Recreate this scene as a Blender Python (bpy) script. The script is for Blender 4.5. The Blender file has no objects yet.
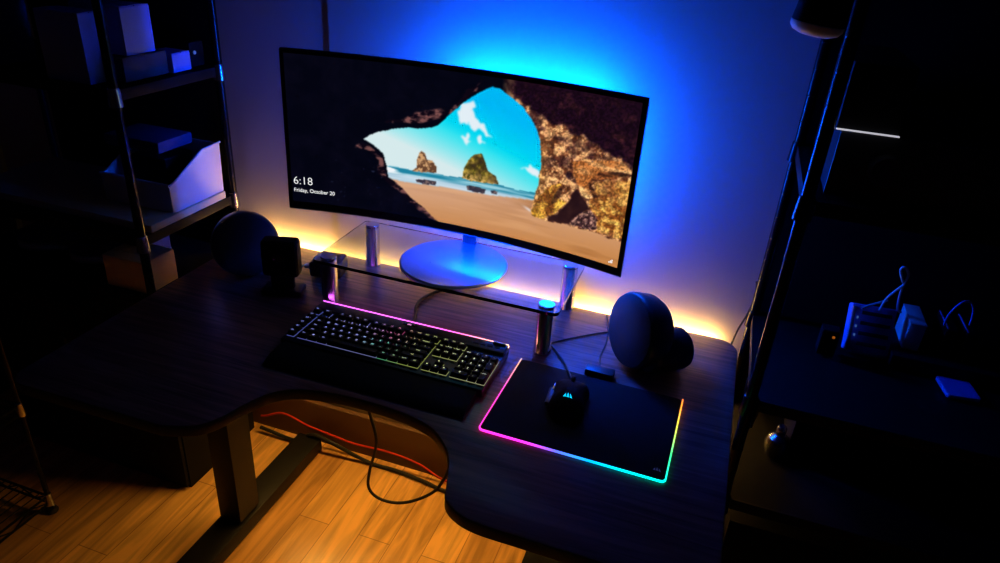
import bpy, bmesh, math, random
import numpy as np
from mathutils import Vector, Matrix, Euler
random.seed(7)
PI = math.pi
sc = bpy.context.scene
COL = sc.collection

# ------------------------------------------------------------------ helpers
def lin(c):
    c = np.asarray(c, float) / 255.0
    return np.where(c <= 0.04045, c / 12.92, ((c + 0.055) / 1.055) ** 2.4)

def mat(name, color, rough=0.5, metal=0.0, spec=0.5, emit=None, strength=0.0, alpha=None,
        trans=0.0, ior=1.45, noise=0.0, nscale=40.0, coat=0.0, bump=0.0):
    m = bpy.data.materials.new(name)
    m.use_nodes = True
    nt = m.node_tree
    b = nt.nodes['Principled BSDF']
    b.inputs['Base Color'].default_value = (*color, 1)
    b.inputs['Roughness'].default_value = rough
    b.inputs['Metallic'].default_value = metal
    b.inputs['Specular IOR Level'].default_value = spec
    b.inputs['IOR'].default_value = ior
    b.inputs['Transmission Weight'].default_value = trans
    b.inputs['Coat Weight'].default_value = coat
    if emit is not None:
        b.inputs['Emission Color'].default_value = (*emit, 1)
        b.inputs['Emission Strength'].default_value = strength
    if noise or bump:
        tc = nt.nodes.new('ShaderNodeTexCoord')
        n = nt.nodes.new('ShaderNodeTexNoise')
        n.inputs['Scale'].default_value = nscale
        n.inputs['Detail'].default_value = 4
        nt.links.new(tc.outputs['Object'], n.inputs['Vector'])
        if noise:
            r = nt.nodes.new('ShaderNodeMapRange')
            r.inputs['To Min'].default_value = max(0.02, rough - noise)
            r.inputs['To Max'].default_value = min(1, rough + noise)
            nt.links.new(n.outputs['Fac'], r.inputs['Value'])
            nt.links.new(r.outputs['Result'], b.inputs['Roughness'])
        if bump:
            bp = nt.nodes.new('ShaderNodeBump')
            bp.inputs['Strength'].default_value = bump
            bp.inputs['Distance'].default_value = 0.001
            nt.links.new(n.outputs['Fac'], bp.inputs['Height'])
            nt.links.new(bp.outputs['Normal'], b.inputs['Normal'])
    return m

def mat_attr_emit(name, strength, base=(0.01, 0.01, 0.01), rough=0.4):
    m = bpy.data.materials.new(name); m.use_nodes = True
    nt = m.node_tree; b = nt.nodes['Principled BSDF']
    a = nt.nodes.new('ShaderNodeAttribute'); a.attribute_name = 'Col'
    nt.links.new(a.outputs['Color'], b.inputs['Emission Color'])
    b.inputs['Emission Strength'].default_value = strength
    b.inputs['Base Color'].default_value = (*base, 1)
    b.inputs['Roughness'].default_value = rough
    return m

def mat_object_emit(name, strength):
    m = bpy.data.materials.new(name); m.use_nodes = True
    nt = m.node_tree; b = nt.nodes['Principled BSDF']
    a = nt.nodes.new('ShaderNodeObjectInfo')
    nt.links.new(a.outputs['Color'], b.inputs['Emission Color'])
    b.inputs['Emission Strength'].default_value = strength
    b.inputs['Base Color'].default_value = (.1, .1, .1, 1)
    return m

def smooth_path(pts, n=8, closed=False):
    P = [Vector(p) for p in pts]; out = []
    N = len(P)
    rng = range(N if closed else N - 1)
    for i in rng:
        if closed:
            p0, p1, p2, p3 = P[(i-1) % N], P[i], P[(i+1) % N], P[(i+2) % N]
        else:
            p0, p1, p2, p3 = P[max(i-1, 0)], P[i], P[i+1], P[min(i+2, N-1)]
        for k in range(n):
            t = k / n
            out.append(0.5*((2*p1)+(-p0+p2)*t+(2*p0-5*p1+4*p2-p3)*t*t+(-p0+3*p1-3*p2+p3)*t**3))
    if not closed: out.append(P[-1])
    return out

class MB:
    """collects shapes and links them as one mesh object"""
    def __init__(self):
        self.bm = bmesh.new()
    def _add(self, t, M=None):
        if M is not None: bmesh.ops.transform(t, matrix=M, verts=t.verts)
        me = bpy.data.meshes.new('t'); t.to_mesh(me); t.free()
        self.bm.from_mesh(me); bpy.data.meshes.remove(me)
    def box(self, c, s, bev=0.0, rot=(0, 0, 0), seg=2):
        t = bmesh.new(); bmesh.ops.create_cube(t, size=1)
        bmesh.ops.scale(t, vec=s, verts=t.verts)
        if bev > 0:
            bmesh.ops.bevel(t, geom=list(t.edges), offset=min(bev, min(s)*.49), segments=seg, profile=.6, affect='EDGES')
        self._add(t, Matrix.Translation(c) @ Euler(rot).to_matrix().to_4x4()); return self
    def lathe(self, prof, M=None, n=32):
        t = bmesh.new(); rings = []
        for r, z in prof:
            if r < 1e-6: rings.append([t.verts.new((0, 0, z))])
            else: rings.append([t.verts.new((r*math.cos(2*PI*k/n), r*math.sin(2*PI*k/n), z)) for k in range(n)])
        for a, b in zip(rings[:-1], rings[1:]):
            for k in range(n):
                q = []
                for v in (a[k % len(a)], a[(k+1) % len(a)], b[(k+1) % len(b)], b[k % len(b)]):
                    if v not in q: q.append(v)
                if len(q) > 2: t.faces.new(q)
        for end in (rings[0], rings[-1]):
            if len(end) > 2: t.faces.new(end)
        bmesh.ops.recalc_face_normals(t, faces=t.faces)
        self._add(t, M); return self
    def cyl(self, p0, p1, r0, r1=None, n=24):
        r1 = r0 if r1 is None else r1
        p0, p1 = Vector(p0), Vector(p1); d = p1 - p0
        M = Matrix.Translation(p0) @ d.to_track_quat('Z', 'Y').to_matrix().to_4x4()
        return self.lathe([(r0, 0), (r1, d.length)], M, n)
    def tube(self, pts, r, n=8, sm=6, closed=False):
        P = smooth_path(pts, sm, closed) if sm > 1 else [Vector(p) for p in pts]
        t = bmesh.new(); rings = []
        up = Vector((0.13, 0.21, 0.97)).normalized()
        N = len(P)
        for i, p in enumerate(P):
            a = P[(i-1) % N] if (closed or i > 0) else P[i]
            b = P[(i+1) % N] if (closed or i < N-1) else P[i]
            d = (b - a)
            d = d.normalized() if d.length > 1e-9 else Vector((1, 0, 0))
            u = up - d * up.dot(d)
            if u.length < 1e-3: u = d.orthogonal()
            u.normalize(); up = u
            w = d.cross(u)
            rings.append([t.verts.new(p + r*(math.cos(2*PI*k/n)*u + math.sin(2*PI*k/n)*w)) for k in range(n)])
        m = N if closed else N - 1
        for i in range(m):
            a, b = rings[i], rings[(i+1) % N]
            for k in range(n): t.faces.new((a[k], a[(k+1) % n], b[(k+1) % n], b[k]))
        if not closed:
            t.faces.new(rings[0]); t.faces.new(rings[-1])
        bmesh.ops.recalc_face_normals(t, faces=t.faces)
        self._add(t); return self
    def prism(self, outline, z0, z1, M=None, bev=0.0):
        t = bmesh.new()
        a = [t.verts.new((p[0], p[1], z0)) for p in outline]
        b = [t.verts.new((p[0], p[1], z1)) for p in outline]
        t.faces.new(a); t.faces.new(b)
        n = len(a)
        for k in range(n): t.faces.new((a[k], a[(k+1) % n], b[(k+1) % n], b[k]))
        bmesh.ops.recalc_face_normals(t, faces=t.faces)
        if bev:
            ed = [e for e in t.edges if len(e.link_faces) == 2 and e.calc_face_angle(0) > .9 and abs(e.verts[0].co.z - e.verts[1].co.z) < 1e-6]
            bmesh.ops.bevel(t, geom=ed, offset=bev, segments=2, profile=.5, affect='EDGES')
        self._add(t, M); return self
    def grid(self, rows, close_u=False):
        """surface through rows of points"""
        t = bmesh.new(); R = [[t.verts.new(p) for p in r] for r in rows]
        for a, b in zip(R[:-1], R[1:]):
            n = len(a)
            for k in range(n if close_u else n-1):
                t.faces.new((a[k], a[(k+1) % n], b[(k+1) % n], b[k]))
        if close_u:
            t.faces.new(R[0]); t.faces.new(R[-1])
        bmesh.ops.recalc_face_normals(t, faces=t.faces)
        self._add(t); return self
    def build(self, name, m, parent=None, world=False, loc=None, ang=35):
        if world and parent is not None:
            r = parent
            while r.parent: r = r.parent
            bmesh.ops.translate(self.bm, vec=-r.location, verts=self.bm.verts)
        if loc is not None and parent is None:
            bmesh.ops.translate(self.bm, vec=-Vector(loc), verts=self.bm.verts)
        me = bpy.data.meshes.new(name); self.bm.to_mesh(me); self.bm.free()
        for mm in (m if isinstance(m, (list, tuple)) else [m]): me.materials.append(mm)
        me.shade_smooth(); me.set_sharp_from_angle(angle=math.radians(ang))
        o = bpy.data.objects.new(name, me); COL.objects.link(o)
        if parent is not None: o.parent = parent
        if loc is not None and parent is None: o.location = loc
        return o

def tag(o, label=None, cat=None, group=None, kind=None):
    if label: o['label'] = label
    if cat: o['category'] = cat
    if group: o['group'] = group
    if kind: o['kind'] = kind
    return o

def thing(name, label, cat, loc=(0, 0, 0), rz=0.0, group=None):
    o = bpy.data.objects.new(name, None); COL.objects.link(o)
    o.location = loc; o.rotation_euler = (0, 0, rz); o.empty_display_size = .05
    return tag(o, label, cat, group)

def copy_thing(root, loc, rz, label, group=None):
    r = root.copy(); COL.objects.link(r); r.location = loc; r.rotation_euler = (0, 0, rz)
    r['label'] = label
    if group: r['group'] = group
    for ch in list(root.children):
        c = ch.copy(); COL.objects.link(c); c.parent = r
        for g in list(ch.children):
            d = g.copy(); COL.objects.link(d); d.parent = c
    return r

def text_mesh(body, size, align='LEFT', valign='BOTTOM_BASELINE', depth=0.0, thin=0.0):
    cu = bpy.data.curves.new('txt', 'FONT'); cu.body = body; cu.size = size
    cu.offset = thin; cu.align_x = align; cu.align_y = valign; cu.extrude = depth; cu.resolution_u = 3
    ob = bpy.data.objects.new('txt', cu); COL.objects.link(ob)
    dg = bpy.context.evaluated_depsgraph_get()
    me = bpy.data.meshes.new_from_object(ob.evaluated_get(dg))
    bpy.data.objects.remove(ob); bpy.data.curves.remove(cu)
    return me

H = 0.697            # desk surface
GT = 0.814           # top of the glass riser

# ------------------------------------------------------------------ camera
def cam_axes(p, y, r):
    cp, sp, cy, sy = math.cos(p), math.sin(p), math.cos(y), math.sin(y)
    f = Vector((-sy*cp, cy*cp, -sp)); rt = Vector((cy, sy, 0)); up = rt.cross(f)
    return math.cos(r)*rt + math.sin(r)*up, -math.sin(r)*rt + math.cos(r)*up, f
rt, up, fw = cam_axes(0.478041074, 0.299661708, 0.0705065774)
cd = bpy.data.cameras.new('camera'); co = bpy.data.objects.new('camera', cd); COL.objects.link(co)
M = Matrix((rt, up, -fw)).transposed().to_4x4()
M.translation = Vector((0.3615, -1.5484, 1.5504)); co.matrix_world = M
cd.sensor_fit = 'HORIZONTAL'; cd.sensor_width = 36; cd.lens = 0.7023364*36; cd.clip_start = .02
sc.camera = co
sc.view_settings.view_transform = 'Standard'; sc.view_settings.look = 'None'
sc.view_settings.exposure = 0; sc.view_settings.gamma = 1; sc.view_settings.use_curve_mapping = False
sc.cycles.use_denoising = True
sc.cycles.max_bounces = 8; sc.cycles.transmission_bounces = 8
sc.cycles.sample_clamp_indirect = 4
w = bpy.data.worlds.new('world'); sc.world = w; w.use_nodes = True
w.node_tree.nodes['Background'].inputs['Color'].default_value = (.05, .08, .3, 1)
w.node_tree.nodes['Background'].inputs['Strength'].default_value = 0.0

# ------------------------------------------------------------------ materials
def wood_floor():
    m = bpy.data.materials.new('oak_laminate'); m.use_nodes = True
    nt = m.node_tree; b = nt.nodes['Principled BSDF']; N = nt.nodes.new; L = nt.links.new
    tc = N('ShaderNodeTexCoord'); mp = N('ShaderNodeMapping')
    mp.inputs['Rotation'].default_value = (0, 0, PI/2)
    L(tc.outputs['Object'], mp.inputs['Vector'])
    br = N('ShaderNodeTexBrick'); br.inputs['Scale'].default_value = 1
    br.inputs['Brick Width'].default_value = .62; br.inputs['Row Height'].default_value = .095
    br.inputs['Mortar Size'].default_value = .0012; br.inputs['Bias'].default_value = 0
    br.inputs['Color1'].default_value = (.70, .36, .10, 1); br.inputs['Color2'].default_value = (.92, .52, .15, 1)
    br.inputs['Mortar'].default_value = (.42, .2, .06, 1)
    L(mp.outputs['Vector'], br.inputs['Vector'])
    mp2 = N('ShaderNodeMapping'); mp2.inputs['Scale'].default_value = (26, 2.2, 10)
    L(tc.outputs['Object'], mp2.inputs['Vector'])
    nz = N('ShaderNodeTexNoise'); nz.inputs['Scale'].default_value = 1; nz.inputs['Detail'].default_value = 6
    nz.inputs['Distortion'].default_value = 1.2
    L(mp2.outputs['Vector'], nz.inputs['Vector'])
    cr = N('ShaderNodeValToRGB'); cr.color_ramp.elements[0].color = (.5, .5, .5, 1); cr.color_ramp.elements[0].position = .35
    cr.color_ramp.elements[1].color = (1.1, 1.1, 1.1, 1); cr.color_ramp.elements[1].position = .62
    L(nz.outputs['Fac'], cr.inputs['Fac'])
    mx = N('ShaderNodeMixRGB'); mx.blend_type = 'MULTIPLY'; mx.inputs['Fac'].default_value = .8
    L(br.outputs['Color'], mx.inputs['Color1']); L(cr.outputs['Color'], mx.inputs['Color2'])
    L(mx.outputs['Color'], b.inputs['Base Color'])
    b.inputs['Roughness'].default_value = .24
    return m

def wood_desk():
    m = bpy.data.materials.new('dark_walnut_veneer'); m.use_nodes = True
    nt = m.node_tree; b = nt.nodes['Principled BSDF']; N = nt.nodes.new; L = nt.links.new
    tc = N('ShaderNodeTexCoord'); mp = N('ShaderNodeMapping'); mp.inputs['Scale'].default_value = (3, 60, 60)
    L(tc.outputs['Object'], mp.inputs['Vector'])
    nz = N('ShaderNodeTexNoise'); nz.inputs['Scale'].default_value = 1.6; nz.inputs['Detail'].default_value = 7
    nz.inputs['Distortion'].default_value = .8
    L(mp.outputs['Vector'], nz.inputs['Vector'])
    cr = N('ShaderNodeValToRGB')
    cr.color_ramp.elements[0].position = .32; cr.color_ramp.elements[0].color = (.085, .036, .030, 1)
    cr.color_ramp.elements[1].position = .68; cr.color_ramp.elements[1].color = (.34, .15, .125, 1)
    L(nz.outputs['Fac'], cr.inputs['Fac']); L(cr.outputs['Color'], b.inputs['Base Color'])
    b.inputs['Roughness'].default_value = .32
    bp = N('ShaderNodeBump'); bp.inputs['Strength'].default_value = .15; bp.inputs['Distance'].default_value = .001
    L(nz.outputs['Fac'], bp.inputs['Height']); L(bp.outputs['Normal'], b.inputs['Normal'])
    return m

def wall_paint():
    m = bpy.data.materials.new('matt_wall_paint'); m.use_nodes = True
    nt = m.node_tree; b = nt.nodes['Principled BSDF']; N = nt.nodes.new; L = nt.links.new
    tc = N('ShaderNodeTexCoord'); nz = N('ShaderNodeTexNoise'); nz.inputs['Scale'].default_value = 220; nz.inputs['Detail'].default_value = 3
    L(tc.outputs['Object'], nz.inputs['Vector'])
    bp = N('ShaderNodeBump'); bp.inputs['Strength'].default_value = .12; bp.inputs['Distance'].default_value = .0004
    L(nz.outputs['Fac'], bp.inputs['Height']); L(bp.outputs['Normal'], b.inputs['Normal'])
    b.inputs['Base Color'].default_value = (.40, .385, .39, 1); b.inputs['Roughness'].default_value = .95
    b.inputs['Specular IOR Level'].default_value = .05
    return m

FLOOR = wood_floor(); DESK = wood_desk(); WALL = wall_paint()
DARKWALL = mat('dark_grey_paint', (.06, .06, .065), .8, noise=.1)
WIRE = mat('matt_black_wire', (.004, .004, .004), .6, spec=.15, noise=.1)
BASEB = mat('oak_baseboard', (.12, .06, .028), .45, noise=.1)
EDGE = mat('black_edge_band', (.012, .011, .012), .5, noise=.1)
STEEL = mat('black_powder_coat', (.007, .007, .007), .5, spec=.25, noise=.08, nscale=300)
CHROME = mat('brushed_chrome', (.62, .6, .62), .2, metal=1, noise=.06, nscale=80)
BLKMETAL = mat('black_wire_steel', (.004, .004, .005), .22, spec=.3, noise=.05)
ZINC = mat('bright_zinc', (.6, .6, .62), .25, metal=1, noise=.05)
GLASS = mat('clear_glass', (.86, .97, .93), .02, trans=1, ior=1.48)
PLASTIC = mat('black_plastic', (.012, .012, .014), .38, noise=.1, nscale=120)
MATTE = mat('matt_black_plastic', (.007, .007, .008), .7, spec=.1, noise=.1, nscale=200)
CLOTH = mat('black_speaker_cloth', (.016, .016, .022), .8, bump=.4, nscale=900)
GLOSS = mat('gloss_black_plastic', (.01, .01, .012), .15, noise=.04)
KEYM = mat('black_keycap_plastic', (.010, .010, .011), .55, spec=.3, noise=.1, nscale=200)
ALU = mat('black_brushed_aluminium', (.03, .03, .033), .35, metal=.7, noise=.08, nscale=90)
DISC = mat('blue_tinted_silver', (.48, .64, .92), .30, metal=1.0, noise=.05, nscale=60)  # reflected blue light put into the silver base colour
PADM = mat('black_micro_texture', (.008, .008, .009), .75, spec=.12, bump=.3, nscale=1500)
RUBBER = mat('black_rubber', (.012, .012, .012), .6, noise=.1)
REDC = mat('red_cable_jacket', (.55, .03, .02), .45, noise=.1)
PALE = mat('pale_plastic', (.85, .85, .86), .45, noise=.1)
FROST = mat('milky_bin_plastic', (.78, .76, .78), .5, noise=.1)
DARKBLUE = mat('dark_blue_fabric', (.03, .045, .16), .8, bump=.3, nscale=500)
BLUELIT = mat('blue_lit_card', (.18, .30, .78), .6, noise=.1)  # the rear lamp's blue light is put into this base colour
DARKCARD = mat('dark_grey_card', (.05, .045, .05), .7, noise=.1)
MANILA = mat('manila_card', (.80, .66, .38), .7, noise=.1)
WARM = mat('warm_led', (.8, .6, .3), .5, emit=(1.0, .52, .105), strength=150)
BLUEL = mat('blue_led', (.1, .2, .8), .5, emit=(.0, .075, 1.0), strength=270)
CYANLOGO = mat('cyan_backlit_logo', (.1, .5, .6), .5, emit=(.0, .62, 1.0), strength=1.1)
GREYLOGO = mat('grey_printed_logo', (.85, .88, .88), .35, noise=.1)
PINKLOGO = mat('pink_backlit_logo', (.6, .3, .5), .5, emit=(1, .45, .75), strength=.9)
WHITEGLOW = mat('white_screen_text', (.1, .1, .1), .5, emit=(1, 1, 1), strength=.95)
LIPSHINE = mat('painted_lip_highlight', (.6, .6, .6), .4, emit=(.9, .88, 1.0), strength=.55)  # emission for a highlight on the lip, not a lamp
REDLED = mat('red_status_light', (.3, .02, .02), .5, emit=(1, .05, .1), strength=.7)
ORANGELED = mat('orange_status_light', (.3, .1, .02), .5, emit=(1, .25, .02), strength=.3)
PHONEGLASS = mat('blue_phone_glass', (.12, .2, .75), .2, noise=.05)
BUTTON = mat('satin_grey_plastic', (.055, .052, .055), .28, noise=.06)
BLUEDOT = mat('blue_status_light', (.05, .1, .3), .5, emit=(.15, .35, 1), strength=.22)
PALECABLE = mat('white_cable_jacket', (.7, .7, .74), .45, noise=.1)
SCREEN = mat_attr_emit('lcd_picture', 1.0, (.004, .004, .005), .35)
RIM = mat_attr_emit('rgb_light_pipe', 2.0, (.3, .3, .3))
KEYLED = mat_attr_emit('rgb_key_leds', .22)
BARLED = mat_attr_emit('rgb_light_bar', 1.3, (.3, .3, .3))
LEGEND = mat_object_emit('backlit_legend', 1.15)

# ------------------------------------------------------------------ room
def struct(name, mb, m): return tag(mb.build(name, m), kind='structure')
struct('floor', MB().box((-.05, -1.2, -.05), (3.6, 2.6, .1)), FLOOR)
o = MB().prism([(-1.8, .004), (-.591, .004), (-.591, 0), (1.7, 0), (1.7, .12), (-1.8, .12)], 0, 2.5)
struct('wall_back', o, WALL)
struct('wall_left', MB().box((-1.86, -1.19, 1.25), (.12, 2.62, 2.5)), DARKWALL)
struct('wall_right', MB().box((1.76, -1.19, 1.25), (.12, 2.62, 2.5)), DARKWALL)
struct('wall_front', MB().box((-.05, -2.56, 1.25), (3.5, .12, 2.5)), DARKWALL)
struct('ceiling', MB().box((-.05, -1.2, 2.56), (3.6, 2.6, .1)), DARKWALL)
bp = [(0, 0), (-.016, 0), (-.016, .145), (-.0145, .149), (-.012, .15), (0, .15)]
mb = MB().prism([(y, z) for y, z in bp], -1.79, 1.69, Matrix(((0, 0, 1, 0), (1, 0, 0, 0), (0, 1, 0, 0), (0, 0, 0, 1))))
struct('baseboard_back', mb, BASEB)

# ------------------------------------------------------------------ desk
def arc(cx, cy, r, a0, a1, n=8):
    return [(cx + r*math.cos(math.radians(a0+(a1-a0)*k/n)), cy + r*math.sin(math.radians(a0+(a1-a0)*k/n))) for k in range(n+1)]
desk = thing('standing_desk', 'dark walnut standing desk with a curved cutout along its front edge', 'desk', (-.2, -.4, 0))
cut = [(.17, -.777), (.11, -.776), (.072, -.766), (.045, -.745), (.032, -.705), (.010, -.65), (-.02, -.613), (-.059, -.587), (-.116, -.573), (-.19, -.568),
       (-.266, -.572), (-.335, -.588), (-.378, -.62), (-.402, -.67), (-.418, -.72), (-.445, -.757), (-.50, -.779)]
cut = [(p.x, p.y) for p in smooth_path([(x, y, 0) for x, y in cut], 5)]
outl = arc(.487-.05, -.022-.05, .05, 90, 0) + arc(.487-.04, -.777+.04, .04, 0, -90) + cut + arc(-.862+.04, -.785+.04, .04, 270, 180) + arc(-.862+.05, -.022-.05, .05, 180, 90)
top = MB().prism(outl, H-.026, H, bev=.002).build('tabletop', [DESK, EDGE], desk, world=True, ang=50)
for p in top.data.polygons:
    if abs(p.normal.z) < .9: p.material_index = 1
for cx in (-.696, .296):
    MB().box((cx, -.40, .355), (.068, .082, .60), .006).build('lift_column', STEEL, desk, world=True)
    f = MB().box((cx, -.375, .026), (.082, .65, .046), .006)
    f.build('foot', STEEL, desk, world=True)
    MB().box((cx, -.40, .657), (.09, .5, .024), .003).build('top_bracket', STEEL, desk, world=True)
MB().box((-.2, -.36, .647), (.93, .05, .03), .003).build('crossbeam', STEEL, desk, world=True)

# warm strip behind the desk edge
s = MB().box((-.205, -.0135, .676), (1.29, .007, .010))
tag(s.build('led_strip', WARM, loc=(-.205, -.0135, .671)), 'warm yellow light strip stuck along the back edge of the desk', 'light strip')

# ------------------------------------------------------------------ glass riser
riser = thing('monitor_riser', 'clear glass monitor riser on four chrome legs', 'monitor stand', (-.19, -.152, H))
gl = arc(.102-.012, -.012-.012, .012, 90, 0, 5) + arc(.102-.012, -.278+.012, .012, 0, -90, 5) + arc(-.496+.012, -.278+.012, .012, 270, 180, 5) + arc(-.496+.012, -.012-.012, .012, 180, 90, 5)
gs_ = MB().prism(gl, GT-.008, GT).build('glass_shelf', GLASS, riser, world=True)
gs_.data.shade_flat()
for lx in (-.466, .070):
    for ly in (-.036, -.251):
        lg = MB().lathe([(.0, 0), (.0210, 0), (.0210, .004), (.0190, .007), (.0190, .106), (.0180, .1085), (0, .1085)], Matrix.Translation((lx, ly, H)), 28)
        g = lg.build('leg', CHROME, riser, world=True)
        MB().lathe([(0, 0), (.0190, 0), (.0190, .0025), (.0175, .004), (0, .004)], Matrix.Translation((lx, ly, GT+.0002)), 28).build('leg_cap', CHROME, g, world=True)

# ------------------------------------------------------------------ monitor
MW, MH, MK = .816, .373, .055
MC = Vector((-.196, -.14, 1.079)); YAW, TILT = math.radians(-.943), math.radians(.956)
def mon(s_, t_, off=0.0):
    """point on the curved front of the monitor; off > 0 goes towards the wall"""
    a = s_*MW/2; b = -MK*s_*s_ + off; z = t_*MH/2
    y = b*math.cos(TILT) + z*math.sin(TILT); z = -b*math.sin(TILT) + z*math.cos(TILT)
    return Vector((MC.x + a*math.cos(YAW) - y*math.sin(YAW), MC.y + a*math.sin(YAW) + y*math.cos(YAW), MC.z + z))
monitor = thing('curved_monitor', 'black ultrawide curved monitor showing a beach seen from a cave', 'monitor', (-.186, -.158, GT))
rows = []
n = 48
for k in range(n+1):
    s_ = -1 + 2*k/n
    d = .016 + .022*(1 - abs(s_)**2.5)
    e = .004/ MH*2
    rows.append([mon(s_, -1.022+e, .0), mon(s_, 1-e, .0), mon(s_, 1, .004), mon(s_, 1, .010), mon(s_, .86, d), mon(s_, -.80, d), mon(s_, -1.022, .012), mon(s_, -1.022, .004)])
MB().grid(rows, True).build('housing', PLASTIC, monitor, world=True, ang=40)

# ---- the picture on the screen
POLY = {
'opening':[(-0.545,0.013),(-0.508,0.072),(-0.476,0.105),(-0.385,0.177),(-0.292,0.222),(-0.216,0.235),(-0.152,0.258),(-0.118,0.293),(-0.078,0.376),(-0.034,0.478),(0.027,0.610),(0.065,0.669),(0.107,0.743),(0.146,0.794),(0.187,0.835),(0.229,0.828),(0.297,0.756),(0.365,0.672),(0.418,0.549),(0.452,0.447),(0.475,0.331),(0.486,0.163),(0.493,0.061),(0.485,-0.051),(0.487,-0.169),(0.475,-0.278),(0.471,-0.367),(0.457,-0.515),(0.467,-0.564),(0.531,-0.583),(0.556,-0.587),(0.670,-0.567),(0.727,-0.577),(0.760,-0.580),(0.786,-0.570),(0.844,-0.560),(0.895,-0.589),(0.957,-0.582),(1.05,-0.562),(1.05,-1.1),(0.441,-1.1),(0.0,-1.1),(-0.082,-0.921),(-0.119,-0.872),(-0.180,-0.765),(-0.265,-0.653),(-0.307,-0.557),(-0.349,-0.490),(-0.402,-0.432),(-0.408,-0.294),(-0.430,-0.140),(-0.456,-0.091),(-0.488,-0.046)],
'rock1':[(-0.257,-0.299),(-0.231,-0.255),(-0.228,-0.137),(-0.216,-0.062),(-0.204,-0.032),(-0.184,-0.061),(-0.169,-0.135),(-0.139,-0.134),(-0.113,-0.196),(-0.110,-0.275),(-0.180,-0.300)],
'rock2':[(0.043,-0.286),(0.051,-0.153),(0.077,-0.045),(0.108,0.034),(0.149,0.060),(0.166,-0.011),(0.193,-0.137),(0.241,-0.185),(0.261,-0.275),(0.160,-0.299),(0.083,-0.300)],
'refl1':[(-0.239,-0.403),(-0.179,-0.387),(-0.110,-0.393),(-0.116,-0.437),(-0.178,-0.449),(-0.230,-0.436)],
'refl2':[(0.070,-0.366),(0.113,-0.358),(0.185,-0.368),(0.182,-0.424),(0.125,-0.428),(0.077,-0.424)],
'refl3':[(0.214,-0.370),(0.257,-0.363),(0.253,-0.404),(0.220,-0.407)],
'crevice':[(0.697,-0.115),(0.737,-0.194),(0.787,-0.309),(0.748,-0.375),(0.704,-0.451),(0.685,-0.549),(0.556,-0.579),(0.569,-0.518),(0.615,-0.449),(0.656,-0.306),(0.681,-0.190)],
'darkstrip':[(0.611,-0.142),(0.581,-0.260),(0.565,-0.354),(0.586,-0.360),(0.620,-0.239),(0.631,-0.149)],
'hole':[(0.635,0.062),(0.664,0.051),(0.665,-0.039),(0.645,-0.033),(0.628,0.017)],
'ledge':[(0.665,0.166),(0.711,0.236),(0.801,0.256),(0.902,0.306),(0.974,0.226),(0.974,0.182),(0.843,0.077),(0.778,0.019),(0.758,-0.033),(0.797,-0.161),(0.769,-0.210),(0.736,-0.178),(0.698,-0.064),(0.676,0.041)],
'ledgeshadow':[(0.784,0.054),(0.809,0.132),(0.896,0.185),(0.972,0.202),(0.974,0.172),(0.879,0.104),(0.786,0.023),(0.773,-0.025),(0.809,-0.104),(0.820,-0.156),(0.798,-0.177),(0.765,-0.079),(0.757,-0.009)],
'gold':[(0.786,0.015),(1.05,0.172),(1.05,-0.56),(0.837,-0.560),(0.828,-0.396),(0.782,-0.287),(0.777,-0.206),(0.820,-0.156)],
'maroon':[(0.25,0.90),(0.31,0.79),(0.389,0.700),(0.465,0.600),(0.507,0.555),(0.601,0.530),(0.695,0.491),(0.776,0.412),(0.853,0.376),(0.916,0.314),(1.05,0.23),(1.05,1.1),(0.2,1.1)],
'rubble':[(0.685,-0.549),(0.704,-0.451),(0.748,-0.375),(0.788,-0.317),(0.828,-0.396),(0.840,-0.530),(0.759,-0.567)],
'foot':[(0.457,-0.515),(0.494,-0.321),(0.558,-0.134),(0.613,-0.107),(0.589,-0.272),(0.656,-0.306),(0.599,-0.458),(0.538,-0.570),(0.472,-0.570)],
'cloud':[(0.002,0.512),(0.025,0.592),(0.064,0.637),(0.093,0.614),(0.103,0.544),(0.098,0.444),(0.144,0.394),(0.204,0.283),(0.197,0.255),(0.146,0.312),(0.088,0.341),(0.054,0.396),(0.002,0.346)],
'cloudb':[(0.03,0.20),(0.06,0.25),(0.085,0.20),(0.06,0.14)],
'cloudc':[(0.12,0.215),(0.15,0.235),(0.165,0.205),(0.14,0.175)],
'cloudd':[(0.385,-0.02),(0.42,0.02),(0.47,-0.02),(0.49,-0.02),(0.49,-0.12),(0.45,-0.07),(0.41,-0.03)],
'vein':[(0.130,0.887),(0.085,0.795),(0.053,0.786),(0.023,0.681),(-0.023,0.553),(-0.062,0.426),(-0.045,0.423),(0.009,0.563),(0.063,0.709),(0.101,0.784)],
'veinb':[(-0.42,0.27),(-0.33,0.31),(-0.25,0.40),(-0.18,0.47),(-0.10,0.50),(-0.06,0.46),(-0.13,0.36),(-0.2,0.31),(-0.3,0.28),(-0.42,0.24)],
'veinc':[(-0.56,-0.02),(-0.50,-0.08),(-0.44,-0.18),(-0.42,-0.36),(-0.40,-0.44),(-0.29,-0.56),(-0.20,-0.72),(-0.09,-0.89),(-0.12,-0.93),(-0.24,-0.76),(-0.33,-0.60),(-0.41,-0.50),(-0.46,-0.40),(-0.46,-0.22),(-0.52,-0.13),(-0.60,-0.10)],
}
NS, NT = 460, 206
S0, S1, T0, T1 = -.976, .974, -.905, .945
sg = np.linspace(S0, S1, NS); tg = np.linspace(T0, T1, NT)
S, T = np.meshgrid(sg, tg)
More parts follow.
